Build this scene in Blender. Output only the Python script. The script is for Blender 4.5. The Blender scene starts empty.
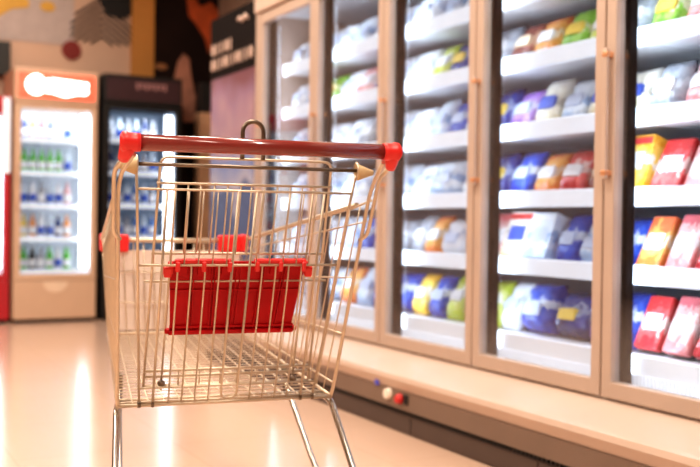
import bpy, bmesh, math, random
from mathutils import Vector, Matrix
R = random.Random(7)
scene = bpy.context.scene
COL = scene.collection
PI = math.pi

# ------------------------------------------------------------------ materials
def nt_mat(name):
    m = bpy.data.materials.new(name); m.use_nodes = True
    nt = m.node_tree
    return m, nt, nt.nodes['Principled BSDF']

def mat(name, col, rough=.5, metal=0., var=.06, scale=12., emit=None, estr=0., coat=0., bump=0., spec=.5):
    m, nt, b = nt_mat(name)
    tc = nt.nodes.new('ShaderNodeTexCoord'); no = nt.nodes.new('ShaderNodeTexNoise')
    no.inputs['Scale'].default_value = scale; no.inputs['Detail'].default_value = 3
    nt.links.new(tc.outputs['Object'], no.inputs['Vector'])
    rp = nt.nodes.new('ShaderNodeValToRGB')
    rp.color_ramp.elements[0].position = .3; rp.color_ramp.elements[1].position = .7
    rp.color_ramp.elements[0].color = tuple(c*(1-var) for c in col)+(1,)
    rp.color_ramp.elements[1].color = tuple(min(1, c*(1+var)) for c in col)+(1,)
    nt.links.new(no.outputs['Fac'], rp.inputs['Fac'])
    nt.links.new(rp.outputs['Color'], b.inputs['Base Color'])
    b.inputs['Roughness'].default_value = rough; b.inputs['Metallic'].default_value = metal
    b.inputs['Coat Weight'].default_value = coat
    b.inputs['Specular IOR Level'].default_value = spec
    if emit: b.inputs['Emission Color'].default_value = emit+(1,); b.inputs['Emission Strength'].default_value = estr
    if bump:
        bp = nt.nodes.new('ShaderNodeBump'); bp.inputs['Strength'].default_value = bump
        nt.links.new(no.outputs['Fac'], bp.inputs['Height']); nt.links.new(bp.outputs['Normal'], b.inputs['Normal'])
    return m

def glass_mat(name, tint=(1,1,1), fac=1.):
    m = bpy.data.materials.new(name); m.use_nodes = True; nt = m.node_tree; nt.nodes.clear()
    o = nt.nodes.new('ShaderNodeOutputMaterial'); mx = nt.nodes.new('ShaderNodeMixShader')
    t = nt.nodes.new('ShaderNodeBsdfTransparent'); t.inputs['Color'].default_value = tint+(1,)
    g = nt.nodes.new('ShaderNodeBsdfGlossy'); g.inputs['Roughness'].default_value = .03
    f = nt.nodes.new('ShaderNodeFresnel'); f.inputs['IOR'].default_value = 1.4
    mu = nt.nodes.new('ShaderNodeMath'); mu.operation = 'MULTIPLY'; mu.inputs[1].default_value = fac
    nt.links.new(f.outputs[0], mu.inputs[0]); nt.links.new(mu.outputs[0], mx.inputs[0])
    nt.links.new(t.outputs[0], mx.inputs[1]); nt.links.new(g.outputs[0], mx.inputs[2]); nt.links.new(mx.outputs[0], o.inputs[0])
    return m

def print_mat(name, cols, seed=0, rough=.35, mix=.5):
    """printed plastic / card: bands and blotches of the given colours on generated coordinates"""
    m, nt, b = nt_mat(name)
    tc = nt.nodes.new('ShaderNodeTexCoord'); mp = nt.nodes.new('ShaderNodeMapping')
    mp.inputs['Location'].default_value = (seed*3.1, seed*1.7, 0)
    nt.links.new(tc.outputs['Generated'], mp.inputs['Vector'])
    no = nt.nodes.new('ShaderNodeTexNoise'); no.inputs['Scale'].default_value = 3.6; no.inputs['Detail'].default_value = 5; no.inputs['Roughness'].default_value = .65
    nt.links.new(mp.outputs[0], no.inputs['Vector'])
    sp = nt.nodes.new('ShaderNodeSeparateXYZ'); nt.links.new(tc.outputs['Generated'], sp.inputs[0])
    mx = nt.nodes.new('ShaderNodeMath'); mx.operation = 'MULTIPLY_ADD'
    nt.links.new(no.outputs['Fac'], mx.inputs[0]); mx.inputs[1].default_value = mix*2
    ad = nt.nodes.new('ShaderNodeMath'); ad.operation = 'MULTIPLY'
    nt.links.new(sp.outputs['Z'], ad.inputs[0]); ad.inputs[1].default_value = 1.0
    sb = nt.nodes.new('ShaderNodeMath'); sb.operation = 'SUBTRACT'; nt.links.new(ad.outputs[0], sb.inputs[0]); sb.inputs[1].default_value = mix
    nt.links.new(sb.outputs[0], mx.inputs[2])
    rp = nt.nodes.new('ShaderNodeValToRGB'); rp.color_ramp.interpolation = 'CONSTANT'
    n = len(cols); el = rp.color_ramp.elements
    while len(el) < n: el.new(.5)
    for i, c in enumerate(cols):
        el[i].position = i/n; el[i].color = c+(1,)
    nt.links.new(mx.outputs[0], rp.inputs[0]); nt.links.new(rp.outputs[0], b.inputs['Base Color'])
    b.inputs['Roughness'].default_value = rough
    wn = nt.nodes.new('ShaderNodeTexNoise'); wn.inputs['Scale'].default_value = 38; wn.inputs['Detail'].default_value = 1
    nt.links.new(tc.outputs['Object'], wn.inputs['Vector'])
    bp = nt.nodes.new('ShaderNodeBump'); bp.inputs['Strength'].default_value = .35; bp.inputs['Distance'].default_value = .01
    nt.links.new(wn.outputs['Fac'], bp.inputs['Height']); nt.links.new(bp.outputs['Normal'], b.inputs['Normal'])
    return m

# ------------------------------------------------------------------ mesh builder
class MB:
    def __init__(s): s.bm = bmesh.new()
    def box(s, c, d, rot=None, bevel=0.):
        r = bmesh.ops.create_cube(s.bm, size=1); vs = r['verts']
        for v in vs: v.co = Vector((v.co.x*d[0], v.co.y*d[1], v.co.z*d[2]))
        if bevel:
            es = list({e for v in vs for e in v.link_edges})
            g = bmesh.ops.bevel(s.bm, geom=es, offset=bevel, segments=2, affect='EDGES', profile=.5)
            vs = list({v for f in g['faces'] for v in f.verts} | {v for v in vs if v.is_valid})
        for v in vs:
            p = v.co
            if rot is not None: p = rot @ p
            v.co = p + Vector(c)
        return s
    def b2(s, lo, hi, bevel=0.):
        return s.box([(a+b)/2 for a, b in zip(lo, hi)], [abs(b-a) for a, b in zip(lo, hi)], None, bevel)
    def tube(s, pts, r, seg=8, closed=False, caps=True):
        pts = [Vector(p) for p in pts]; n = len(pts); rings = []
        prev = None
        for i, p in enumerate(pts):
            if closed: t = (pts[(i+1) % n]-pts[i-1])
            elif i == 0: t = pts[1]-pts[0]
            elif i == n-1: t = pts[-1]-pts[-2]
            else: t = (pts[i+1]-p).normalized()+(p-pts[i-1]).normalized()
            t.normalize()
            if prev is None:
                a = Vector((0,0,1)) if abs(t.z) < .9 else Vector((0,1,0))
                nrm = t.cross(a).normalized()
            else:
                nrm = prev - t*prev.dot(t); nrm.normalize()
            prev = nrm; bn = t.cross(nrm)
            rr = r[i] if isinstance(r, (list, tuple)) else r
            rings.append([s.bm.verts.new(p+(nrm*math.cos(2*PI*k/seg)+bn*math.sin(2*PI*k/seg))*rr) for k in range(seg)])
        m = n if closed else n-1
        for i in range(m):
            A, B = rings[i], rings[(i+1) % n]
            for k in range(seg):
                f = s.bm.faces.new((A[k], A[(k+1) % seg], B[(k+1) % seg], B[k])); f.smooth = True
        if caps and not closed:
            s.bm.faces.new(rings[0][::-1]); s.bm.faces.new(rings[-1])
        return s
    def lathe(s, prof, c=(0,0,0), seg=16, axis='z'):
        rings = []
        for (r, z) in prof:
            ring = []
            for k in range(seg):
                a = 2*PI*k/seg; x, y = r*math.cos(a), r*math.sin(a)
                p = (x, y, z) if axis == 'z' else ((z, x, y) if axis == 'x' else (x, z, y))
                ring.append(s.bm.verts.new(Vector(p)+Vector(c)))
            rings.append(ring)
        for A, B in zip(rings, rings[1:]):
            for k in range(seg):
                f = s.bm.faces.new((A[k], A[(k+1) % seg], B[(k+1) % seg], B[k])); f.smooth = True
        s.bm.faces.new(rings[0][::-1]); s.bm.faces.new(rings[-1])
        return s
    def prism(s, poly, axis, a, b):
        """polygon in the two other axes extruded from a to b along axis 0/1/2"""
        def P(q, h):
            v = [0, 0, 0]; o = [i for i in range(3) if i != axis]
            v[axis] = h; v[o[0]], v[o[1]] = q; return Vector(v)
        A = [s.bm.verts.new(P(q, a)) for q in poly]; B = [s.bm.verts.new(P(q, b)) for q in poly]; n = len(poly)
        s.bm.faces.new(A[::-1]); s.bm.faces.new(B)
        for i in range(n): s.bm.faces.new((A[i], A[(i+1) % n], B[(i+1) % n], B[i]))
        return s
    def done(s, name, m, parent=None, smooth=False):
        bmesh.ops.recalc_face_normals(s.bm, faces=s.bm.faces[:])
        me = bpy.data.meshes.new(name); s.bm.to_mesh(me); s.bm.free()
        if smooth:
            for p in me.polygons: p.use_smooth = True
        me.materials.append(m)
        o = bpy.data.objects.new(name, me); COL.objects.link(o)
        if parent: o.parent = parent
        return o

def fillet(pts, r, n=5):
    pts = [Vector(p) for p in pts]; out = [pts[0]]
    for i in range(1, len(pts)-1):
        a, p, b = pts[i-1], pts[i], pts[i+1]
        d1, d2 = (a-p), (b-p); k = min(r, d1.length*.48, d2.length*.48)
        s, e = p+d1.normalized()*k, p+d2.normalized()*k
        for j in range(n+1):
            t = j/n; out.append(s*(1-t)**2+p*2*t*(1-t)+e*t*t)
    out.append(pts[-1]); return out

def tag(o, label, cat, group=None, kind=None):
    o['label'] = label; o['category'] = cat
    if group: o['group'] = group
    if kind: o['kind'] = kind
    return o
def thing(name, label, cat, loc=(0,0,0), rz=0, group=None):
    o = bpy.data.objects.new(name, None); o.empty_display_size = .1; COL.objects.link(o)
    o.location = loc; o.rotation_euler = (0,0,rz)
    return tag(o, label, cat, group)
def struct(o, label=None, cat=None):
    o['kind'] = 'structure'
    if label: o['label'] = label
    if cat: o['category'] = cat
    return o
def copy_thing(o):
    c = o.copy(); COL.objects.link(c)
    for ch in list(o.children):
        d = ch.copy(); COL.objects.link(d); d.parent = c
    return c

# ------------------------------------------------------------------ camera
H = .87; YAW = math.radians(28.4); PITCH = math.atan(12.5/972); ROLL = .0135
cam = bpy.data.cameras.new('camera'); co = bpy.data.objects.new('camera', cam); COL.objects.link(co)
cam.sensor_width = 36; cam.lens = 50.0; cam.clip_start = .05
co.location = (0, 0, H)
co.rotation_mode = 'QUATERNION'
q = Matrix.Rotation(-YAW, 3, 'Z') @ Matrix.Rotation(PI/2-PITCH, 3, 'X') @ Matrix.Rotation(ROLL, 3, 'Z')
co.rotation_quaternion = q.to_quaternion()
cam.dof.use_dof = True; cam.dof.focus_distance = 2.06; cam.dof.aperture_fstop = 2.8
scene.camera = co
scene.view_settings.view_transform = 'Standard'
scene.view_settings.look = 'Medium High Contrast'
scene.view_settings.exposure = -0.14

# ------------------------------------------------------------------ shared materials
M = {}
M['wire'] = mat('warm zinc wire', (.66, .545, .415), .40, .72, .06, 40)
M['wire_dark'] = mat('dark and shadowed zinc', (.22, .17, .125), .35, .9, .15, 40)  # dark fittings; on the hook loop this colour holds its shadow
M['chrome'] = mat('grey chrome tube', (.50, .46, .41), .2, 1., .05, 20)
M['handle'] = mat('dark red handle plastic', (.25, .038, .031), .22, 0, .06, 30, coat=.5)
M['cap'] = mat('bright red plastic', (.80, .035, .03), .38, 0, .05, 25)
M['seat'] = mat('red seat plastic', (.52, .004, .008), .45, 0, .07, 18, spec=.25)
M['clip'] = mat('light red clip plastic', (.80, .035, .035), .4, 0, .05, 25)
M['bushing'] = mat('beige nylon bushing', (.58, .42, .23), .5, 0, .05, 25)
M['rubber'] = mat('grey rubber', (.12, .12, .12), .7, 0, .1, 25)
M['advert'] = mat('pale pink plastic sheet', (.88, .76, .68), .5, 0, .03, 5)
M['black'] = mat('black plastic', (.012, .011, .011), .5, 0, .1, 10)
M['frame'] = mat('beige enamel frame', (.55, .415, .335), .42, .15, .03, 6)
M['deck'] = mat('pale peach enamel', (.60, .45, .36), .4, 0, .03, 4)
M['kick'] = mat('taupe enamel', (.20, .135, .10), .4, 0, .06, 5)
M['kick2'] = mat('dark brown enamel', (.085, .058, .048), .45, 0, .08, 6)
M['white'] = mat('white enamel', (.86, .88, .9), .4, 0, .02, 6)
M['liner'] = mat('pale grey liner', (.30, .33, .38), .5, 0, .06, 4)
M['rail'] = mat('white price rail', (.90,.93,.97), .3, 0, .03, 8, emit=(.82,.91,1.), estr=.36)  # emission added so the rails look brightly lit
M['glowstrip'] = mat('pale blue gasket', (.55,.58,.66), .35, 0, .1, 8, emit=(.8,.87,1.), estr=.3)  # emission imitates the bluish light beside each mullion
M['duct'] = mat('white duct', (.88,.9,.93), .4, 0, .02, 8, emit=(.9,.95,1.), estr=.3)  # emission added in place of light falling on the duct
M['mull'] = mat('dark mullion', (.007, .005, .005), .5, 0, .2, 8, spec=.12)
M['led'] = mat('white led strip', (1,1,1), .5, 0, 0, 5, emit=(.92,.96,1.), estr=9.)
M['glass'] = glass_mat('door glass', (.93,.96,1.), .4)
M['dullpink'] = mat('dull pink lettering', (.35,.18,.18), .5)
M['copper'] = mat('copper ring', (.75, .38, .2), .35, .6, .08, 30)

# ------------------------------------------------------------------ room shell
def floor_mat():
    m, nt, b = nt_mat('glossy cream floor tile')
    tc = nt.nodes.new('ShaderNodeTexCoord'); no = nt.nodes.new('ShaderNodeTexNoise'); no.inputs['Scale'].default_value = .55; no.inputs['Detail'].default_value = 2
    nt.links.new(tc.outputs['Object'], no.inputs['Vector'])
    rp = nt.nodes.new('ShaderNodeValToRGB')
    rp.color_ramp.elements[0].position = .35; rp.color_ramp.elements[0].color = (.71, .49, .365, 1)
    rp.color_ramp.elements[1].position = .65; rp.color_ramp.elements[1].color = (.76, .53, .40, 1)
    nt.links.new(no.outputs['Fac'], rp.inputs[0])
    br = nt.nodes.new('ShaderNodeTexBrick'); br.offset = 0; br.inputs['Scale'].default_value = 1
    br.inputs['Brick Width'].default_value = .6; br.inputs['Row Height'].default_value = .6; br.inputs['Mortar Size'].default_value = .002
    br.inputs['Color2'].default_value = (1,1,1,1); br.inputs['Color1'].default_value = (.985,.985,.985,1); br.inputs['Mortar'].default_value = (.86,.84,.82,1)
    nt.links.new(tc.outputs['Object'], br.inputs['Vector'])
    mx = nt.nodes.new('ShaderNodeMixRGB'); mx.blend_type = 'MULTIPLY'; mx.inputs[0].default_value = 1
    nt.links.new(rp.outputs[0], mx.inputs[1]); nt.links.new(br.outputs['Color'], mx.inputs[2]); nt.links.new(mx.outputs[0], b.inputs['Base Color'])
    b.inputs['Roughness'].default_value = .17; b.inputs['Specular IOR Level'].default_value = .8
    return m
XL, XR, YB, YN, ZC = -3.6, 3.30, 8.85, -3.0, 3.5
struct(MB().b2((XL-.1, YN-.1, -.1), (XR+.1, YB+.1, 0)).done('floor', floor_mat()), 'glossy cream tiled shop floor', 'floor')
struct(MB().b2((XL-.1, YN-.1, ZC), (XR+.1, YB+.1, ZC+.1)).done('ceiling', mat('warm ceiling', (.40,.33,.27), .7)))
struct(MB().b2((XL-.1, YB, 0), (XR+.1, YB+.1, ZC)).done('wall_back', mat('warm mushroom wall', (.56,.37,.27), .7, 0, .08, 1.2)), 'warm brown back wall above the coolers', 'wall')
struct(MB().b2((XR, YN-.1, 0), (XR+.1, YB, ZC)).done('wall_right', mat('brown wall', (.30,.2,.15), .7)))
struct(MB().b2((XL-.1, YN-.1, 0), (XL, YB, ZC)).done('wall_left', mat('brown left wall', (.22,.16,.12), .7)))
struct(MB().b2((XL, YN-.1, 0), (XR, YN, ZC)).done('wall_near', mat('tan wall', (.30,.22,.17), .7)))

# ------------------------------------------------------------------ shopping cart
PSI = math.radians(9.2)
cart = thing('shopping_cart', 'empty wire shopping cart with red handle and red child seat in the aisle foreground', 'shopping cart', (.801, 1.848, 0), -PSI)
def lerp(a, b, t): return a+(b-a)*t
ZT, ZB = .970, .431
def ry(z, off=0.): return .346-(z-.431)*(.211/.539)+off           # rear plane: y for a height
def rw(z): return .261+(z-.431)*(.035/.539)                          # rear half width for a height
FY, FWT, FWB, FZT, FZB = 1.195, .226, .207, .80, .506                # front panel
WIRE = M['wire']
# handle
MB().tube([(-.259,0,1.0195), (.257,0,1.0195)], .0165, 20).done('handle_bar', M['handle'], cart)
for s in (-1, 1):
    m = MB()
    m.tube([(s*.2565,0,1.0195), (s*.266,0,1.0195), (s*.280,.0,1.0195), (s*.283,.0,1.020), (s*.290,.001,1.020), (s*.2945,.002,1.020)], [.0185,.0188,.0190,.0208,.0208,.0155], 20)
    m.tube([(s*.277,0,1.017), (s*.281,.006,1.008), (s*.284,.018,.996), (s*.286,.027,.988)], [.0165,.0160,.0135,.0115], 16)
    m.done('end_cap', M['cap'], cart)
# uprights, one per side, and the hooked outer tube of the basket side
for s in (-1, 1):
    MB().tube(fillet([(s*.266,.02,.998), (s*.281,.11,.965), (s*.283,.15,.93), (s*.262,.335,.455), (s*.259,.350,.428)], .03), .0046, 10).done('rear_upright', WIRE, cart)
    MB().tube(fillet([(s*.285,.024,.990), (s*.295,.120,.968), (s*.291,.162,.87), (s*.289,.178,.838), (s*.274,.192,.824)], .025), .0048, 10).done('side_loop', WIRE, cart)
# hinge rail with bushings
MB().tube([(-.262,.140,.985), (.262,.140,.985)], .0042, 10).done('hinge_rail', M['wire_dark'], cart)
for s in (-1, 1):
    MB().lathe([(.0175,s*.247),(.019,s*.25),(.0165,s*.257),(.009,s*.277),(.006,s*.287)], (0,.140,.981), 14, 'x').done('hinge_bushing', M['bushing'], cart)
# rear gate: wires hang between the hinge rail and the bottom rail
def gy(z): return .345-(z-.437)*(.205/.548)
def gw(z): return .211+(z-.437)*(.035/.548)
g = MB(); r = .0021
for s in (-1, 1):
    ring = [(s*.247, .140+.013*math.sin(a), .985+.017*math.cos(a)) for a in [2*PI*k/12 for k in range(12)]]
    g.tube(ring, .0030, 8, closed=True)
    g.tube([(s*.246,.145,.968), (s*gw(.9),gy(.9),.9), (s*gw(.437),gy(.437),.437)], .0032, 8)
    g.tube([(s*.178,gy(.933),.935), (s*.180,gy(.437),.434)], .0031, 8)
    for x in (.050,.082,.113,.144):
        g.tube(fillet([(s*(x+.012),gy(.766),.766),(s*x,gy(.764),.7655),(s*x,gy(.75),.74),(s*x,gy(.445),.437)], .008, 3), .0022, 6)
    for x in (.034,.066,.098,.13,.16):
        g.tube([(s*x,gy(.933),.934),(s*x,gy(.766),.766)], .0018, 6)
g.tube(fillet([(-.021,gy(.934),.934),(-.019,gy(.442),.442),(.019,gy(.442),.442),(.021,gy(.934),.934)], .018), .0031, 8)
for z, w, rr in ((.933,.243,.0026),(.766,.234,.0029),(.475,.214,.0025),(.440,.214,.0030)):
    g.tube([(-w,gy(z),z),(w,gy(z),z)], rr, 8)
g.done('rear_gate', WIRE, cart)
for s in (-1, 1):
    for x in (.180, .211):
        MB().lathe([(.0042,0),(.0045,.008),(.0042,.016)], (s*x,gy(.437)-.001,.428), 10).done('wire_tip', M['wire_dark'], cart)
# folded child seat frame hanging just inside the gate
def sy(z): return gy(z)+.02
f = MB()
f.tube(fillet([(-.201,sy(.470),.470),(-.197,sy(.8),.8),(-.193,sy(.985)-.003,1.003),(.193,sy(.985)-.003,1.003),(.197,sy(.8),.8),(.201,sy(.470),.470)], .02), .0031, 8)
for z, w in ((.947,.199),(.792,.201),(.728,.214),(.514,.203),(.500,.200),(.474,.203)):
    f.tube([(-w,sy(z),z),(w,sy(z),z)], .0036 if z < .52 else .0027, 8)
for s in (-1, 1):
    f.tube([(s*.157,sy(.947),.949),(s*.160,sy(.47),.466)], .0026, 8)
    for x in (.012,.042,.072,.102,.130):
        f.tube([(s*x,sy(.947),.949),(s*x,sy(.792),.790)], .0019, 6)
    for x in (.02,.07,.12):
        f.tube([(s*x,sy(.514),.515),(s*x,sy(.474),.472)], .0018, 6)
f.done('seat_frame', WIRE, cart)
for s in (-1, 1):
    MB().lathe([(.004,-.012),(.009,-.004),(.009,.006),(.004,.014)], (s*.160,sy(.482)-.006,.482), 8, 'y').done('pivot_nut', M['wire_dark'], cart)
# wire hook loop behind the handle, its shadow put into the dark metal colour
lp = [(-.0235,sy(1.0)-.004,1.003),(-.0235,sy(1.0)-.006,1.035)]+[(-.0235*math.cos(a),sy(1.0)-.006,1.035+.0235*math.sin(a)) for a in [PI*k/10 for k in range(1,10)]]+[(.0235,sy(1.0)-.006,1.035),(.0235,sy(1.0)-.004,1.003)]
MB().tube([(p[0]+.007,p[1],p[2]+(.028 if k > 0 and k < len(lp)-1 else 0)) for k, p in enumerate(lp)], .0050, 10).done('hook_loop', M['wire_dark'], cart)
# red seat panel
n = Vector((0, -.548, -.205)).normalized()          # outward normal of the inclined gate, towards the shopper
up_ = Vector((0, -.205, .548)).normalized()
def on_seat(u, h, d): return Vector((u, .300, .606)) + up_*h - n*0 + n*d
rot = Matrix((Vector((1,0,0)), n*-1, up_)).transposed()
pan = MB()
pan.box(on_seat(0,.088,-.004), (.318,.006,.180), rot, .002)
for u in (-.112,-.105,-.062,-.055,-.005,.005,.055,.062,.105,.112):
    pan.box(on_seat(u,.088,.0008), (.0028,.006,.174), rot)
pan.box(on_seat(0,.108,.0008), (.316,.005,.004), rot)
pan.box(on_seat(0,.016,.001), (.322,.008,.004), rot); pan.box(on_seat(0,.003,.002), (.328,.014,.010), rot, .002)
for u in (-.13,-.085,-.03,.03,.085,.13):
    pan.box(on_seat(u,.158,.001), (.022,.008,.022), rot, .002)
for s in (-1,1): pan.box(on_seat(s*.166,.006,.001), (.014,.012,.012), rot, .003)
for v in pan.bm.verts:
    hgt = (v.co-Vector((0,.300,.606))).dot(up_); v.co.x = v.co.x*lerp(.905, 1., max(0, min(1, hgt/.16)))-.004*(1-hgt/.17)
seat = pan.done('seat_panel', M['seat'], cart)
for a, b in ((-.150,-.020),(.032,.155)):
    c = MB(); c.box(on_seat((a+b)/2,.184,.010), (b-a,.012,.010), rot, .002)
    for u in (a+.006, (a+b)/2, b-.006):
        c.box(on_seat(u,.174,.018), (.010,.012,.024), rot, .003)
    c.done('clip', M['clip'], seat)
for s in (-1, 1):
    c = MB(); c.box(on_seat(s*.164,.158,.006), (.018,.02,.026), rot, .004); c.box(on_seat(s*.158,.166,.006), (.012,.014,.03), rot, .003)
    c.done('pivot_ear', M['cap'], seat)
# basket sides
def side_pt(s, t, v):
    """t 0..1 rear to front, v 0..1 bottom to top"""
    zb, zt = lerp(.436, FZB, t), lerp(.918, FZT, t)
    wb, wt = lerp(.258, FWB, t), lerp(.289, FWT, t)
    yb, yt = lerp(.346, FY-.02, t), lerp(.152, FY, t)
    b = lerp(0, 1, v); bow = 0
    return (s*(lerp(wb, wt, b)+bow), lerp(yb, yt, b), lerp(zb, zt, b))
for s in (-1, 1):
    m = MB()
    m.tube([side_pt(s,t/12,1) for t in range(1,13)], .0066, 8)                      # thick top rim
    m.tube([side_pt(s,0,1), side_pt(s,.14,.985)], .0028, 8)
    for v, rr in ((.90,.0024),(.62,.0022),(.33,.0022),(.07,.0026)):
        m.tube([side_pt(s,t/12,v) for t in range(0,13)], rr, 6)
    for k in range(1, 17):
        t = k/17; m.tube([side_pt(s,t,j/6) for j in range(7)], .0019, 6)
    m.tube([side_pt(s,t/12,0) for t in range(13)], .0042, 8)
    m.done('basket_side', WIRE, cart)
# front panel
m = MB()
def fr(u, v): return (lerp(FWB, FWT, v)*u, lerp(FY-.02, FY, v), lerp(FZB, FZT, v))
m.tube(fillet([fr(-1,1),fr(1,1)], .01), .0075, 8)
m.tube([fr(-1,0),fr(1,0)], .0042, 8)
for v in (.33,.66): m.tube([fr(-1,v),fr(1,v)], .0022, 6)
for k in range(15): m.tube([fr(-1+k/7,0),fr(-1+k/7,1)], .0021, 6)
m.done('basket_front', WIRE, cart)
ad = MB()
ad.prism([(-.219,.768),(.219,.768),(.204,.514),(-.204,.514)], 1, 0, .003)
o = ad.done('advertising_panel', M['advert'], cart)
o.location = (0, FY+.003, 0)
for s in (-1, 1):
    c = MB(); x = s*FWT
    c.b2((x-s*.083, FY-.012, .763), (x+s*.007, FY+.014, .818), .006)
    c.b2((x-s*.010, FY-.060, .766), (x+s*.008, FY+.013, .821), .006)
    c.done('corner_bumper', M['clip'], cart)
# basket floor grid
m = MB()
def bt(u, t): return (u*lerp(.262, FWB, t), lerp(.346, FY-.02, t), lerp(.433, FZB-.004, t))
for k in range(15): m.tube([bt(-1+k/7,0),bt(-1+k/7,1)], .0019, 6)
for k in range(0, 28): m.tube([bt(-1,k/27),bt(1,k/27)], .0016, 6)
m.tube([bt(-1,0),bt(1,0)], .0048, 8)
for t in (.03,.06): m.tube([bt(-1,t),bt(1,t)], .003, 8)
m.done('basket_floor', WIRE, cart)
# chassis: rear and front legs, lower frame, casters
for s in (-1, 1):
    MB().tube(fillet([(s*.252,.40,.428),(s*.261,.352,.424),(s*.2745,.236,.300),(s*.290,.10,.155),(s*.290,.16,.097),(s*.222,.86,.097)], .035), .0082, 12).done('leg', M['chrome'], cart)
    MB().tube(fillet([(s*.222,.69,.452),(s*.228,.622,.400),(s*.244,.44,.252),(s*.272,.25,.112)], .03), .0075, 12).done('leg', M['chrome'], cart)
    MB().b2((s*.222-.005,.64,.395),(s*.222+.005,.665,.458)).done('leg_bracket', M['wire_dark'], cart)
    for cy, cx in ((.13,.285),(.84,.225)):
        c = MB(); c.b2((s*cx-.022,cy-.02,.086),(s*cx+.022,cy+.02,.102),.003); c.b2((s*cx-.021,cy-.045,.035),(s*cx-.017,cy+.012,.09)); c.b2((s*cx+.017,cy-.045,.035),(s*cx+.021,cy+.012,.09))
        ca = c.done('caster', M['chrome'], cart)
        MB().lathe([(.03,-.013),(.039,-.011),(.0405,0),(.039,.011),(.03,.013)], (s*cx,cy-.025,.0407), 20, 'x').done('wheel', M['rubber'], ca)
MB().tube([(-.225,.84,.097),(.225,.84,.097)], .0085, 10).done('chassis_bar', M['chrome'], cart)

# ------------------------------------------------------------------ freezer case
D0, DW, ND = 1.714, .735, 5
Y0f, Y1f = D0-DW, D0+DW*ND                    # case runs one bay further towards the viewer than the frame shows
XD = 2.28
fz = thing('freezer_case', 'long upright glass door freezer case along right side of aisle', 'freezer', (2.28, Y0f, 0))
def fpart(m, name, mt, parent=None):
    o = m.done(name, mt, fz if parent is None else parent)
    off = Vector((2.28, Y0f, 0))
    o.data.transform(Matrix.Translation(-off)); return o
ya, yb = Y0f-.04, Y1f+.045
fpart(MB().prism([(2.092,.176),(2.072,.218),(2.078,.237),(2.095,.243),(2.275,.286),(2.36,.290),(2.36,.176)], 1, ya, yb), 'bumper_deck', M['deck'])
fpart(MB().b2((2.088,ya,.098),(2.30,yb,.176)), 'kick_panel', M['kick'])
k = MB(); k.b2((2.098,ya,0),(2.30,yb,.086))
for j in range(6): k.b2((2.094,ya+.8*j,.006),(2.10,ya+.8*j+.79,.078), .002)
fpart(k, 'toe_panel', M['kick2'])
k = MB(); k.b2((2.10,ya,.084),(2.2,yb,.099))
y = ya
while y < yb: k.b2((2.086,y,.0845),(2.102,y+.008,.0985)); y += .022
fpart(k, 'vent_grille', M['black'])
fpart(MB().b2((3.02,ya,.10),(3.10,yb,2.55)), 'back_panel', M['liner'])
fpart(MB().b2((2.30,ya+.04,.10),(3.02,yb-.04,.30)), 'well', M['white'])
fpart(MB().b2((2.33,ya+.04,2.10),(3.02,yb-.04,2.16)), 'inner_ceiling', M['white'])
fpart(MB().b2((2.262,ya,2.105),(3.02,yb,2.55), .008), 'header', M['deck'])
for yy in (ya, yb-.04):
    fpart(MB().b2((2.275,yy,.10),(3.10,yy+.04,2.55), .006), 'end_panel', M['frame'])
# air duct in front of the bottom tray
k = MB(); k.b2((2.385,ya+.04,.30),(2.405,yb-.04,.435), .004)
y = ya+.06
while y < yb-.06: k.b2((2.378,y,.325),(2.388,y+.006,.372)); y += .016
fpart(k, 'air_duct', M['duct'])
# mullions with pale strips given an added bluish glow
for i in range(ND+2):
    y = Y0f+DW*i
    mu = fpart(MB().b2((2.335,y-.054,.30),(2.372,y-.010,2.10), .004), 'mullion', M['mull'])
    fpart(MB().b2((2.338,y-.010,.31),(2.368,y+.032,2.10), .003), 'glow_strip', M['glowstrip'], mu)
# shelves: one set per bay
SHZ = [.70, .965, 1.235, 1.505, 1.765]
for i in range(ND+1):
    y0, y1 = Y0f+DW*i+.003+(.04 if i == 0 else 0), Y0f+DW*(i+1)-.003-(.04 if i == ND else 0)
    for z in SHZ:
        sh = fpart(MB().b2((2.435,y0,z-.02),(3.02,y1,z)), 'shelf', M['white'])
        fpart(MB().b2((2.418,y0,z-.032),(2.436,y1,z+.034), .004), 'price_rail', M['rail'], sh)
    fpart(MB().b2((2.405,y0,.405),(3.02,y1,.425)), 'bottom_tray', M['white'])
# doors
for i in range(ND+1):
    y0, y1 = Y0f+DW*i+.004, Y0f+DW*(i+1)-.004; z0, z1, w = .296, 2.098, .044
    d = MB()
    d.b2((XD,y0,z0),(XD+.04,y0+w,z1), .004); d.b2((XD,y1-w,z0),(XD+.04,y1,z1), .004)
    d.b2((XD,y0+w-.004,z0),(XD+.04,y1-w+.004,z0+.055), .004); d.b2((XD,y0+w-.004,z1-.06),(XD+.04,y1-w+.004,z1), .004)
    dr = fpart(d, 'door', M['frame'])
    fpart(MB().b2((XD+.018,y0+w-.006,z0+.05),(XD+.022,y1-w+.006,z1-.055)), 'glass_pane', M['glass'], dr)
    h = MB(); yh = y1-.020
    h.b2((XD-.026,yh-.010,1.02),(XD-.012,yh+.010,1.45), .004)
    fpart(h, 'door_handle', M['frame'], dr)
    for zz in (1.04, 1.43): fpart(MB().b2((XD-.028,yh-.012,zz-.009),(XD+.004,yh+.012,zz+.009), .003), 'handle_mount', M['copper'], dr)
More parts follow.
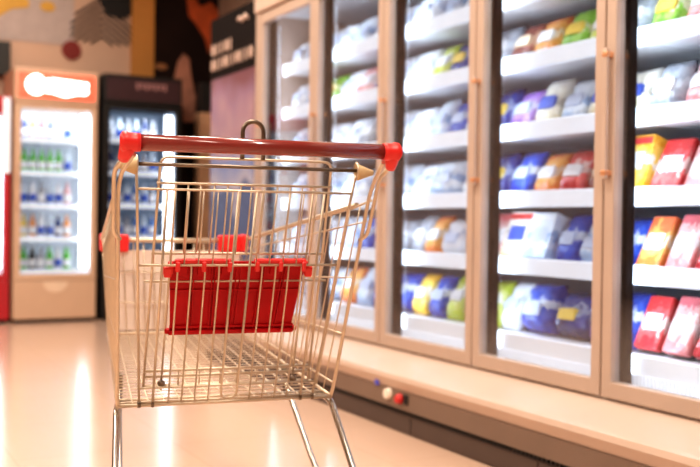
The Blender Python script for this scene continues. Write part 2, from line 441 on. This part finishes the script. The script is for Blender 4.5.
# small controls on the kick panel
fpart(MB().b2((2.082,3.58,.172),(2.090,3.61,.196)), 'blue_sticker', mat('blue sticker', (.08,.1,.6), .5))
fpart(MB().lathe([(.022,2.092),(.024,2.085),(.021,2.068)], (0,3.495,.150), 16, 'x'), 'white_knob', mat('ivory knob', (.85,.72,.6), .4))
fpart(MB().lathe([(.020,2.092),(.022,2.082),(.016,2.066)], (0,3.405,.142), 16, 'x'), 'red_knob', mat('red knob', (.6,.03,.03), .4))
fpart(MB().b2((2.080,3.345,.125),(2.089,3.375,.165), .003), 'black_switch', M['black'])

# ------------------------------------------------------------------ frozen goods
def pouch_mesh(w, h, t):
    """pillow pouch with crimped seams, front towards -x"""
    bm = bmesh.new(); nu, nv = 8, 10; grid = {}
    for side in (-1, 1):
        for i in range(nu+1):
            for j in range(nv+1):
                u, v = -1+2*i/nu, j/nv
                edge = min(1, (1-abs(u))*3.2)*min(1, min(v*1.02, (1-v))*5.0)
                bulge = (edge**.6)*t/2*(1.15-.5*v)
                pin = 1-.06*(1-abs(2*v-1))
                wr = .004*math.sin(9*u+13*v+side)*edge
                if (i in (0, nu) or j in (0, nv)) and side == 1: continue
                grid[(side, i, j)] = bm.verts.new((side*(bulge)+wr, u*w/2*pin, v*h))
    def g(s_, i, j): return grid.get((s_, i, j)) or grid[(-1, i, j)]
    for side in (-1, 1):
        for i in range(nu):
            for j in range(nv):
                q_ = [g(side,i,j), g(side,i+1,j), g(side,i+1,j+1), g(side,i,j+1)]
                f_ = bm.faces.new(q_); f_.smooth = True
    bmesh.ops.recalc_face_normals(bm, faces=bm.faces[:])
    return bm
PK = {}
WHT, CRM = (.85,.86,.88), (.85,.78,.6)
PAL = {
 'blue':   [(.02,.05,.36),(.03,.10,.55),(.70,.76,.85),(.02,.06,.42)],
 'navy':   [(.012,.02,.12),(.02,.04,.25),(.3,.35,.5),(.012,.02,.14)],
 'pale blue': [(.45,.58,.78),(.75,.82,.9),(.3,.45,.7),(.8,.85,.9)],
 'white':  [(.8,.82,.86),(.86,.87,.9),(.55,.6,.72),(.86,.86,.88)],
 'cream':  [(.8,.7,.45),(.85,.8,.65),(.55,.5,.4),(.85,.8,.7)],
 'red':    [(.55,.03,.04),(.70,.10,.10),(.8,.55,.5),(.6,.04,.04)],
 'pink':   [(.75,.25,.25),(.8,.45,.42),(.85,.75,.72),(.7,.16,.18)],
 'orange': [(.8,.22,.05),(.82,.40,.10),(.85,.7,.5),(.75,.16,.05)],
 'yellow': [(.85,.50,.04),(.86,.62,.12),(.85,.82,.7),(.8,.42,.04)],
 'green':  [(.16,.42,.04),(.30,.60,.08),(.75,.8,.5),(.2,.5,.05)],
 'brown':  [(.10,.03,.03),(.25,.07,.05),(.5,.3,.2),(.12,.035,.03)],
 'grey':   [(.28,.3,.34),(.4,.42,.46),(.6,.62,.66),(.3,.32,.36)],
 'purple': [(.25,.12,.45),(.42,.25,.6),(.75,.7,.82),(.3,.14,.5)],
 'lime':   [(.55,.65,.05),(.7,.75,.2),(.85,.87,.7),(.5,.6,.05)],
 'dark':   [(.02,.02,.025),(.05,.05,.06),(.15,.15,.17),(.02,.02,.03)],
}
PMATS = {k: print_mat(k+' printed wrap', [v[0], v[1], v[2], v[1], v[3]], i*1.3, .2) for i, (k, v) in enumerate(PAL.items())}
LAB = {'pale': mat('pale blue label', (.55,.62,.78), .4), 'cream': mat('cream label', (.75,.6,.42), .4), 'white': mat('white label', (.85,.85,.86), .4), 'yellow': mat('yellow label', (.85,.6,.08), .4), 'blue': mat('blue label', (.04,.1,.5), .4),
       'red': mat('red label', (.65,.05,.05), .4)}
TRAY = mat('dark tray', (.03,.03,.035), .4)
def make_pack(kind, col):
    """one source object per kind and colour; copies share its meshes"""
    key = (kind, col)
    if key in PK: return copy_thing(PK[key])
    pm = PMATS[col]
    lab = LAB[{'white':'pale','pale blue':'pale','cream':'blue','blue':'pale','navy':'yellow','grey':'white','yellow':'white','lime':'white','green':'yellow','brown':'cream','purple':'pale'}.get(col,'white')]
    if kind == 'pouch':
        b = MB(); b.bm.free(); b.bm = pouch_mesh(.16, .225, .085); o = b.done('frozen_pouch', pm)
        l = MB(); l.prism([(-.045,.075),(.045,.075),(.05,.10),(.04,.128),(-.04,.128),(-.05,.10)], 0, -.0485, -.030); l.done('label_patch', lab, o)
    elif kind == 'bag':
        b = MB(); b.bm.free(); b.bm = pouch_mesh(.23, .20, .14); o = b.done('frozen_bag', pm)
        l = MB(); l.prism([(-.06,.055),(.05,.055),(.06,.10),(-.05,.105)], 0, -.078, -.045); l.done('label_patch', lab, o)
    elif kind == 'box':
        o = MB().b2((-.05,-.075,0),(.05,.075,.20), .003).done('frozen_box', pm)
        l = MB(); l.prism([(-.05,.07),(.05,.07),(.05,.135),(-.05,.135)], 0, -.0515, -.049); l.done('label_patch', lab, o)
        l = MB().b2((-.0515,-.071,.165),(-.049,.071,.19)); l.done('title_band', LAB['red'] if col in ('white','cream','yellow') else LAB['white'], o)
    else:
        o = MB().b2((-.018,-.06,0),(.018,.06,.215), .010).done('frozen_tray_pack', pm)
        l = MB().b2((-.0195,-.04,.075),(-.016,.04,.14), .0); l.done('label_patch', lab, o)
        l = MB().b2((.015,-.066,.0),(.032,.066,.222), .008); l.done('tray', TRAY, o)
    PK[key] = o
    return o
# what stands on each shelf, farthest item first (left to right in the photo): kind, colour
P_, G_, B_, T_ = 'pouch', 'bag', 'box', 'tray'
STOCK = {
 0: [[(P_,'blue'),(T_,'red'),(T_,'pink'),(T_,'red'),(P_,'blue'),(P_,'pale blue')],
     [(P_,'blue'),(T_,'orange'),(T_,'pink'),(T_,'red'),(P_,'blue'),(P_,'blue')],
     [(B_,'yellow'),(T_,'red'),(T_,'pink'),(P_,'pink'),(P_,'red')],
     [(P_,'cream'),(P_,'grey'),(P_,'pink'),(P_,'red'),(P_,'lime')],
     [(P_,'grey'),(P_,'green'),(P_,'pink'),(P_,'pale blue'),(P_,'white')],
     [(P_,'white'),(P_,'pale blue'),(B_,'grey'),(P_,'white')]],
 1: [[(P_,'lime'),(P_,'white'),(G_,'blue'),(G_,'navy'),(P_,'purple')],
     [(T_,'pink'),(B_,'cream'),(B_,'pale blue'),(P_,'blue'),(G_,'pale blue')],
     [(P_,'navy'),(P_,'blue'),(P_,'orange'),(P_,'red'),(P_,'brown')],
     [(P_,'navy'),(P_,'purple'),(P_,'cream'),(P_,'pale blue'),(P_,'cream')],
     [(P_,'grey'),(P_,'brown'),(P_,'orange'),(P_,'green'),(P_,'lime')],
     [(P_,'white'),(P_,'grey'),(B_,'pale blue'),(P_,'lime')]],
 2: [[(G_,'blue'),(P_,'yellow'),(P_,'blue'),(P_,'lime'),(P_,'navy')],
     [(G_,'grey'),(P_,'grey'),(P_,'orange'),(G_,'white'),(P_,'white')],
     [(P_,'pale blue'),(P_,'white'),(G_,'pale blue'),(P_,'white')],
     [(P_,'white'),(G_,'white'),(P_,'pale blue'),(P_,'blue'),(P_,'white')],
     [(P_,'white'),(G_,'white'),(P_,'lime'),(P_,'navy'),(P_,'white')],
     [(P_,'white'),(G_,'white'),(P_,'pale blue'),(P_,'white')]],
 3: [[(G_,'pale blue'),(P_,'orange'),(P_,'pale blue'),(P_,'blue')],
     [(G_,'white'),(P_,'pale blue'),(P_,'blue'),(P_,'white')],
     [(P_,'pale blue'),(G_,'white'),(P_,'white')],
     [(G_,'white'),(P_,'white'),(P_,'grey'),(P_,'dark')],
     [(P_,'green'),(P_,'white'),(P_,'pink'),(P_,'blue')],
     [(G_,'white'),(P_,'pale blue'),(P_,'white')]],
 4: [[(G_,'white'),(G_,'pale blue')], [(G_,'white'),(P_,'white'),(P_,'pale blue')], [(G_,'white'),(G_,'pale blue')],  # pale packs stand in for haze and reflections on this door
     [(G_,'white'),(P_,'white'),(P_,'pale blue')], [(G_,'white'),(G_,'pale blue')], [(G_,'white'),(G_,'pale blue')]],
}
ORD = ['first','second','third','fourth','fifth','sixth','seventh','eighth']
DOORN = ['nearest glass door','second nearest glass door','middle glass door','fourth glass door','farthest glass door']
SHN = ['bottom','second lowest','third lowest','fourth lowest','fifth lowest','top']
KN = {'pouch':('frozen pouch','pouch'), 'bag':('bulky frozen bag','bag'), 'box':('frozen carton','carton'), 'tray':('slim frozen tray pack','tray pack')}
WID = {'pouch':.125,'bag':.19,'box':.152,'tray':.134}
LV = [.425]+SHZ
NAT = {'pouch':.16,'bag':.23,'box':.15,'tray':.132}
sources = set()
# a pack stands up to a third of a door further along than the pane it is seen through from the aisle
WA = [(D0+DW*i+.05)*2.5/2.28 for i in range(ND)]; WB = [(D0+DW*(i+1)-.054)*2.5/2.372 for i in range(ND)]
for dbay, levels in STOCK.items():
    y0 = WA[0]-.06 if dbay == 0 else (WB[dbay-1]+WA[dbay])/2
    y1 = Y1f-.01 if dbay == ND-1 else (WB[dbay]+WA[dbay+1])/2
    for lv, items in enumerate(levels):
        span = y1-y0; f_ = span/sum(WID[k_] for k_, c in items); y = y1; idx = 0
        for k_, c in items:
            slot = WID[k_]*f_; yc = y-slot/2; y -= slot
            o = make_pack(k_, c)
            lean = {'pouch':.46,'bag':.34,'box':.34,'tray':.46}[k_]+R.uniform(-.04,.05)
            xx = {'pouch':2.505,'bag':2.525,'box':2.515,'tray':2.485}[k_]+R.uniform(0,.012)
            zz = LV[lv]+{'pouch':.004,'bag':.006,'box':.019,'tray':.016}[k_]
            rl = R.uniform(-.02,.02) if k_ in ('pouch','bag') else 0
            sy_c = (slot-.010)/NAT[k_]
            if k_ in ('box','tray'): sy_c = min(sy_c, 1.25)
            o.location = (xx, yc, zz); o.rotation_euler = (rl, lean, R.uniform(-.03,.03)); o.scale = (1, sy_c, R.uniform(.92,1.02))
            where = 'bottom tray' if lv == 0 else SHN[lv]+' shelf'
            pos = 'leftmost' if idx == 0 else ('rightmost' if idx == len(items)-1 else ORD[idx]+' from left')
            tag(o, f"{c} {KN[k_][0]} on {where} behind {DOORN[dbay]}, {pos}", KN[k_][1], 'frozen packs behind the '+DOORN[dbay])
            idx += 1

# ------------------------------------------------------------------ advert panel beyond the freezer
XP = 2.28
ap = thing('advert_panel', 'tall advert panel with black header and lilac blue picture beyond the freezer', 'advert panel', (XP, 5.83, 0))
def apart(m, name, mt, parent=None):
    o = m.done(name, mt, ap if parent is None else parent); o.data.transform(Matrix.Translation((-XP,-5.83,0))); return o
apart(MB().b2((XP+.012,5.45,0),(XP+.25,6.22,2.2)), 'panel_body', M['frame'])
def pic_mat():
    m, nt, b = nt_mat('lilac blue picture')
    tc = nt.nodes.new('ShaderNodeTexCoord'); no = nt.nodes.new('ShaderNodeTexNoise'); no.inputs['Scale'].default_value = 2.6; no.inputs['Detail'].default_value = 1.5
    nt.links.new(tc.outputs['Object'], no.inputs['Vector'])
    sp = nt.nodes.new('ShaderNodeSeparateXYZ'); nt.links.new(tc.outputs['Generated'], sp.inputs[0])
    ma = nt.nodes.new('ShaderNodeMath'); ma.operation = 'MULTIPLY_ADD'; ma.inputs[1].default_value = .8
    nt.links.new(no.outputs['Fac'], ma.inputs[0]); nt.links.new(sp.outputs['Z'], ma.inputs[2])
    sb = nt.nodes.new('ShaderNodeMath'); sb.operation = 'SUBTRACT'; sb.inputs[1].default_value = .40; nt.links.new(ma.outputs[0], sb.inputs[0])
    rp = nt.nodes.new('ShaderNodeValToRGB'); el = rp.color_ramp.elements
    el[0].position = 0; el[0].color = (.04,.07,.18,1); el[1].position = 1; el[1].color = (.16,.06,.08,1)
    for p_, c in ((.30,(.06,.09,.20,1)),(.36,(.36,.34,.42,1)),(.55,(.14,.20,.42,1)),(.70,(.36,.22,.24,1)),(.84,(.24,.14,.22,1))):
        e = el.new(p_); e.color = c
    nt.links.new(sb.outputs[0], rp.inputs[0]); nt.links.new(rp.outputs[0], b.inputs['Base Color']); b.inputs['Roughness'].default_value = .4
    return m
apart(MB().b2((XP+.002,5.46,.62),(XP+.012,6.21,1.80)), 'picture', pic_mat())
hd = apart(MB().b2((XP,5.45,1.80),(XP+.012,6.22,2.2)), 'header', mat('near black header', (.012,.008,.007), .8, spec=.1))
ltr = mat('cream lettering', (.62,.44,.36), .5)
# illegible lettering: a short line over a long line, and a small mark above
def word(y_left, n_, z, hgt, wd):
    for i in range(n_):
        yl = y_left-i*wd*1.3; k = MB()
        if i % 3: k.b2((XP-.004,yl-wd*.36,z),(XP+.001,yl,z+hgt))
        else: k.tube([(XP-.002,yl-wd*.4+wd*.33*math.cos(a),z+hgt/2+hgt*.42*math.sin(a)) for a in [2*PI*j/10 for j in range(10)]], .009, 5, closed=True)
        apart(k, 'letter', ltr, hd)
word(6.19, 5, 1.955, .075, .062); word(6.19, 10, 1.855, .075, .056)
apart(MB().tube([(XP-.002,5.72-.02*i,2.12+.012*math.sin(i*1.4)) for i in range(9)], .014, 6), 'header_mark', ltr, hd)

# ------------------------------------------------------------------ back wall decoration
YW = YB
mural = thing('wall_mural', 'painted mural of chevrons, red ball and yellow splashes on wall above coolers', 'mural', (1.9, YW, 2.4))
def mpart(m, name, mt):
    o = m.done(name, mt, mural); o.data.transform(Matrix.Translation((-1.9,-YW,-2.4))); return o
mpart(MB().b2((1.0,YW-.006,2.40),(1.95,YW,3.1)), 'grey_field', mat('mural grey', (.46,.37,.34), .7))
k = MB()
for i in range(7):
    z = 2.50+i*.057; hw = (.10,.17,.24,.28,.28,.28,.24)[i]
    for sd in (-1, 1):
        k.prism([(2.20, z),(2.20, z+.026),(2.20+sd*hw, z+.026-hw*.72),(2.20+sd*hw, z-hw*.72)], 1, YW-.012, YW)
mpart(k, 'chevron_stripes', mat('mural black', (.03,.02,.018), .6))
mpart(MB().prism([(2.18,3.1),(2.47,3.1),(2.48,2.74),(2.36,2.68),(2.24,2.72),(2.16,2.85)], 1, YW-.014, YW), 'black_patch', mat('mural black two', (.01,.009,.009), .6))
mpart(MB().prism([(1.40,2.83),(1.74,2.83),(1.78,2.92),(1.40,2.92)], 1, YW-.014, YW), 'black_strip', mat('mural black three', (.012,.01,.01), .6))
mpart(MB().prism([(1.930+.085*math.cos(a), 2.36+.085*math.sin(a)) for a in [2*PI*j/24 for j in range(24)]], 1, YW-.018, YW), 'red_ball', mat('mural dark red', (.20,.02,.015), .5))
yel = mat('mural yellow', (.62,.34,.05), .6)
mpart(MB().prism([(1.25,2.85),(1.42,2.83),(1.56,2.76),(1.56,2.70),(1.42,2.67),(1.25,2.55)], 1, YW-.012, YW), 'yellow_splash', yel)
mpart(MB().prism([(1.72+.065*math.cos(a), 2.725+.045*math.sin(a)) for a in [2*PI*j/14 for j in range(14)]], 1, YW-.012, YW), 'yellow_spot', yel)
pil = tag(MB().b2((2.465,YW-.08,0),(2.665,YW,ZC)).done('wall_pilaster', mat('ochre pilaster', (.50,.22,.05), .6, 0, .05, 3)), 'ochre orange pilaster on back wall behind the black cooler', 'pilaster')
dark = thing('dark_wall_panel', 'dark brown wall panel with blurred orange picture beside the ochre pilaster', 'wall panel', (2.98, YW, 0))
def dpart(m, name, mt):
    o = m.done(name, mt, dark); o.data.transform(Matrix.Translation((-2.98,-YW,0))); return o
dpart(MB().b2((2.67,YW-.05,0),(XR,YW,ZC)), 'panel_board', mat('dark brown board', (.018,.008,.006), .7, 0, .2, 3, spec=.15))
org = mat('deep orange print', (.45,.085,.02), .5, 0, .35, 9)
dpart(MB().prism([(2.97,3.0),(3.0,2.78),(3.08,2.70),(3.16,2.58),(3.20,2.44),(3.26,2.60),(3.30,2.75),(3.29,2.86),(3.22,2.93),(3.12,2.88),(3.06,2.95)], 1, YW-.058, YW-.05), 'orange_shape', org)
dpart(MB().prism([(2.80,2.04),(2.86,2.16),(2.90,2.34),(2.95,2.42),(3.01,2.38),(3.03,2.22),(3.08,2.02),(3.07,1.78),(2.96,1.78),(2.94,1.98),(2.88,2.04)], 1, YW-.058, YW-.05), 'pink_shape', mat('dusky pink print', (.40,.18,.12), .6, 0, .25, 7))
dpart(MB().prism([(2.72+.06*math.cos(a)+.02, 2.28+.03*math.sin(a)) for a in [2*PI*j/14 for j in range(14)]], 1, YW-.058, YW-.05), 'gold_spot', mat('gold spot', (.30,.13,.05), .5))
tag(MB().b2((3.05,YW-.24,0),(3.24,YW-.12,1.86), .004).done('wooden_post', mat('tan wood post', (.60,.36,.22), .5, 0, .12, 6)), 'tan wooden post standing against dark panel right of black cooler', 'post')
tag(MB().b2((3.07,YW-.23,1.86),(3.20,YW-.10,2.14), .006).done('black_speaker', M['black']), 'small black box speaker on top of the tan wooden post', 'speaker')
tag(MB().b2((1.17,YW-.09,2.08),(1.40,YW-.01,2.37), .006).done('wall_speaker', mat('dark box', (.02,.018,.016), .5)), 'dark square box on wall above red cooler at far left', 'speaker')

# ------------------------------------------------------------------ drink coolers
def cooler(name, label, x0, x1, yf, hgt, body, inner, door_z, led_right, led_str, header=None):
    yb_ = YW-.10; t = thing(name, label, 'cooler', ((x0+x1)/2, yf, 0))
    def P(m, n_, mt, parent=None):
        o = m.done(n_, mt, t if parent is None else parent); o.data.transform(Matrix.Translation((-(x0+x1)/2, -yf, 0))); return o
    dz0, dz1 = door_z; w = .055
    c = MB()
    c.b2((x0,yf+.045,.03),(x0+.035,yb_,hgt),.004); c.b2((x1-.035,yf+.045,.03),(x1,yb_,hgt),.004)
    c.b2((x0+.02,yb_-.04,.03),(x1-.02,yb_,hgt-.01)); c.b2((x0+.02,yf+.045,dz1+.02),(x1-.02,yb_,hgt-.005)); c.b2((x0+.02,yf+.045,.03),(x1-.02,yb_,dz0-.03))
    P(c, 'cabinet', body)
    c = MB(); c.b2((x0+.036,yb_-.06,dz0-.03),(x1-.036,yb_-.041,dz1+.02)); c.b2((x0+.0355,yf+.06,dz0-.03),(x0+.045,yb_-.05,dz1+.02)); c.b2((x1-.045,yf+.06,dz0-.03),(x1-.0355,yb_-.05,dz1+.02))
    P(c, 'liner', inner)
    d = MB(); d.b2((x0+.004,yf,dz0-.05),(x0+w,yf+.04,dz1+.04),.004); d.b2((x1-w,yf,dz0-.05),(x1-.004,yf+.04,dz1+.04),.004)
    d.b2((x0+w-.004,yf,dz1-.0),(x1-w+.004,yf+.04,dz1+.04),.003); d.b2((x0+w-.004,yf,dz0-.05),(x1-w+.004,yf+.04,dz0),.003)
    dr = P(d, 'door', body)
    P(MB().b2((x0+w-.005,yf+.016,dz0-.004),(x1-w+.005,yf+.022,dz1+.004)), 'glass_pane', M['glass'], dr)
    P(MB().b2((x0+.016,yf-.03,.95),(x0+.036,yf+.003,1.30),.004), 'door_handle', body if name != 'black_cooler' else M['black'], dr)
    base = P(MB().b2((x0+.004,yf,.03),(x1-.004,yf+.045,dz0-.055),.006), 'base_panel', body)
    P(MB().b2((x0+.03,yf+.02,0),(x1-.03,yb_-.05,.03)), 'plinth', M['black'])
    hd_ = P(MB().b2((x0+.002,yf-.01,dz1+.045),(x1-.002,yf+.045,hgt),.006), 'header', body)
    if led_right:
        P(MB().b2((x1-w-.075,yf+.05,dz0+.05),(x1-w-.005,yf+.065,dz1-.03),.004), 'light_strip', mat(name+' led', (1,1,1), .5, 0, 0, 5, emit=(.95,.97,1.), estr=led_str))
    zs = [dz0+.0+i*(dz1-dz0)/5 for i in range(5)]
    for i, z in enumerate(zs):
        s_ = P(MB().b2((x0+.045,yf+.10,z+.004),(x1-.045,yb_-.06,z+.016)), 'shelf', M['white'])
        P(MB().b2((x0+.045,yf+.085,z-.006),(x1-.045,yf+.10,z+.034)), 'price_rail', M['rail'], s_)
    return t, P, zs, base, hd_
BM = {}
def bottle(col, rgb, h=.20, r_=.030):
    if col not in BM:
        o = MB().lathe([(r_*.9,0),(r_,.01),(r_,h*.58),(r_*.75,h*.72),(r_*.36,h*.85),(r_*.36,h*.94)], seg=12).done('drink_bottle', mat(col+' drink', rgb, .25, 0, .1, 20))
        MB().lathe([(r_*.42,h*.93),(r_*.42,h)], seg=10).done('bottle_cap', mat(col+' cap', (.8,.8,.8) if col in ('black','navy','blue') else rgb, .4), o)
        MB().lathe([(r_*1.02,h*.2),(r_*1.03,h*.22),(r_*1.03,h*.48),(r_*1.02,h*.5)], seg=12).done('bottle_label', LAB['white'] if col not in ('white','pale') else LAB['blue'], o)
        BM[col] = o; return o
    return copy_thing(BM[col])
def stock(zs, x0, x1, y, rows, where, group):
    n_sh = ['bottom shelf','second lowest shelf','middle shelf','second highest shelf','top shelf']
    for z, row, sn in zip(zs, rows, n_sh):
        n_ = len(row)
        for i, c in enumerate(row):
            o = bottle(c, BC[c]); o.location = (lerp(x0, x1, (i+.5)/n_), y+R.uniform(-.008,.008), z+.0165); o.rotation_euler = (0,0,R.uniform(0,6))
            pos = 'leftmost' if i == 0 else ('rightmost' if i == n_-1 else ORD[i]+' from left')
            tag(o, f"{c} drink bottle on {sn} of {where}, {pos}", 'bottle', group)
BC = {'green':(.10,.50,.05),'white':(.8,.82,.85),'pale':(.6,.7,.8),'orange':(.75,.3,.08),'yellow':(.8,.62,.15),'black':(.03,.03,.035),'red':(.55,.05,.05),'navy':(.05,.07,.2),'blue':(.12,.22,.5),'pink':(.7,.4,.4),'grey':(.35,.36,.4)}
tanb = mat('tan enamel body', (.68,.47,.33), .45, 0, .04, 4)
YF = 8.22
# tan cooler with lit sign
t, P, zs, base, hdp = cooler('tan_cooler', 'tan drinks cooler with glowing red and white sign on top', 1.345, 2.02, YF, 2.08, tanb, mat('lit white liner', (.85,.9,.95), .5, emit=(.85,.93,1.), estr=.06), (.40,1.76), True, 5.)  # liner glows faintly in place of light inside the cabinet
sg = P(MB().b2((1.372,YF-.024,1.845),(1.985,YF-.009,2.045),.006), 'sign_box', mat('glowing red sign', (.8,.1,.06), .4, emit=(1.,.09,.045), estr=1.35))
k = MB()   # illegible white script: a big looped capital, then a run of joined letters with a tail
def arc(cx, cz, rx, rz, a0, a1, n_=14): return [(cx+rx*math.cos(lerp(a0,a1,i/n_)), YF-.028, cz+rz*math.sin(lerp(a0,a1,i/n_))) for i in range(n_+1)]
k.tube(arc(1.51,1.945,.062,.062,.9,5.6), .022, 6); k.tube(arc(1.50,1.93,.03,.03,0,6.2), .018, 6)
for i in range(6): k.tube(arc(1.61+i*.057,1.935,.022,.034,.3,6.0), .016, 6)
k.tube([(1.57,YF-.028,1.975),(1.66,YF-.028,1.985),(1.8,YF-.028,1.975),(1.925,YF-.028,1.968)], .020, 6)
k.tube([(1.58,YF-.028,1.915),(1.68,YF-.028,1.895),(1.74,YF-.028,1.878),(1.82,YF-.028,1.90),(1.925,YF-.028,1.915)], .020, 6)
P(k, 'sign_lettering', mat('glowing white lettering', (1,1,1), .4, emit=(1.,.96,.93), estr=5.), sg)
P(MB().prism([(1.683+.10*math.cos(a), .335+.09*math.sin(a)) for a in [PI+PI*j/12 for j in range(13)]], 1, YF-.006, YF+.002), 'pull_plate', mat('pale plate', (.85,.66,.5), .4), base)
stock(zs, 1.42, 1.84, YF+.17, [['green','black','grey','green','white','green'],['yellow','orange','white','pale','navy','orange'],['pale','white','grey','pale','white','pink'],['green','green','green','green','green','pale'],['navy','orange','red','navy','pink','pale']], 'tan cooler', 'bottles in the tan cooler')
# black cooler
t, P, zs, base, hdp = cooler('black_cooler', 'black drinks cooler with dark header standing right of the tan cooler', 2.065, 2.75, YF, 2.09, M['black'], mat('dim blue liner', (.36,.44,.55), .5), (.40,1.80), True, 5.)
for i in range(7): P(MB().b2((2.34+i*.04,YF-.014,1.97+.01*(i % 2)),(2.368+i*.04,YF-.009,2.03),.002), 'letter', M['dullpink'], hdp)
P(MB().b2((2.09,YF-.013,1.875),(2.725,YF-.009,2.06)), 'header_print', mat('plum header print', (.05,.02,.025), .5), hdp)
stock(zs, 2.14, 2.58, YF+.17, [['navy','blue','pale','blue','navy','pale'],['blue','pale','grey','blue','pale','blue'],['pale','grey','pale','blue','pale','grey'],['navy','grey','pale','navy','grey','pale'],['grey','pale','grey','pale','navy','grey']], 'black cooler', 'bottles in the black cooler')
# red cooler, mostly out of frame at the left
redb = mat('red enamel body', (.50,.02,.03), .4, 0, .05, 4)
t, P, zs, base, hdp = cooler('red_cooler', 'red drinks cooler at far left edge beside the tan cooler', .62, 1.325, YF+.03, 1.84, redb, mat('lit white liner two', (.9,.92,.95), .5, emit=(.9,.95,1.), estr=.15), (.40,1.70), True, 5.)  # liner emission stands in for interior light
P(MB().b2((1.262,YF+.012,1.22),(1.318,YF+.032,1.83)), 'glow_trim', mat('white trim', (.85,.85,.9), .4, emit=(.9,.93,1.), estr=.35), None)  # emissive trim stands in for light from the cabinet's glass
stock(zs, .70, 1.14, YF+.20, [['red','white','red'],['pink','red','pale'],['white','red','red'],['red','pale','white'],['white','pale','red']], 'red cooler', 'bottles in the red cooler')

# ------------------------------------------------------------------ ceiling lights and lamps
def area(name, loc, rot, sx, sy_, power, col):
    l = bpy.data.lights.new(name, 'AREA'); l.shape = 'RECTANGLE'; l.size = sx; l.size_y = sy_; l.energy = power; l.color = col
    o = bpy.data.objects.new(name, l); COL.objects.link(o); o.location = loc; o.rotation_euler = rot; return o
WARM = (1., .88, .75)
lum = mat('warm light diffuser', (1,1,1), .5, 0, 0, 5, emit=(1.,.9,.78), estr=3.)
src = None
for i, (x, y) in enumerate(((.9,.2),(.9,2.7),(.9,5.2),(-1.6,.2),(-1.6,2.7),(-1.6,5.2),(1.3,7.3))):  # last panel is added out of view to lighten the back wall
    t = thing('ceiling_light', 'added ceiling light panel, out of view, brightening the back wall' if i == 6 else f"long warm ceiling light panel, {ORD[i % 3]} along the {'aisle' if i < 3 else 'left aisle'}", 'ceiling light', (x, y, ZC), 0, 'ceiling lights')
    MB().b2((-.18,-.75,-.05),(.18,.75,0),.004).done('housing', M['white'], t)
    MB().b2((-.15,-.72,-.056),(.15,.72,-.049)).done('diffuser', lum, t)
    area('ceiling_lamp', (x, y, ZC-.07), (0,0,0), .3, 1.45, 64 if i < 3 else (60 if i < 6 else 30), WARM)
for i in range(ND+2):
    y = Y0f+DW*i
    for s in (-1, 1):
        if (i == 0 and s < 0) or (i == ND+1 and s > 0): continue
        # strip lamp on the mullion's flank, aimed into the bay and slightly back
        area('freezer_lamp', (2.385, y-.02+s*.018, 1.2), (PI/2, 0, (-PI/2 + s*math.radians(38))), .03, 1.65, 3.5, (.78,.89,1.))
for x, w in ((1.68, 2.6), (2.40, 1.3)):
    area('cooler_lamp', (x, YF+.09, 1.74), (math.radians(25),0,0), .5, .05, w, (.9,.96,1.))

wd = bpy.data.worlds.new('world'); scene.world = wd; wd.use_nodes = True
wd.node_tree.nodes['Background'].inputs[0].default_value = (1., .85, .72, 1); wd.node_tree.nodes['Background'].inputs[1].default_value = .3
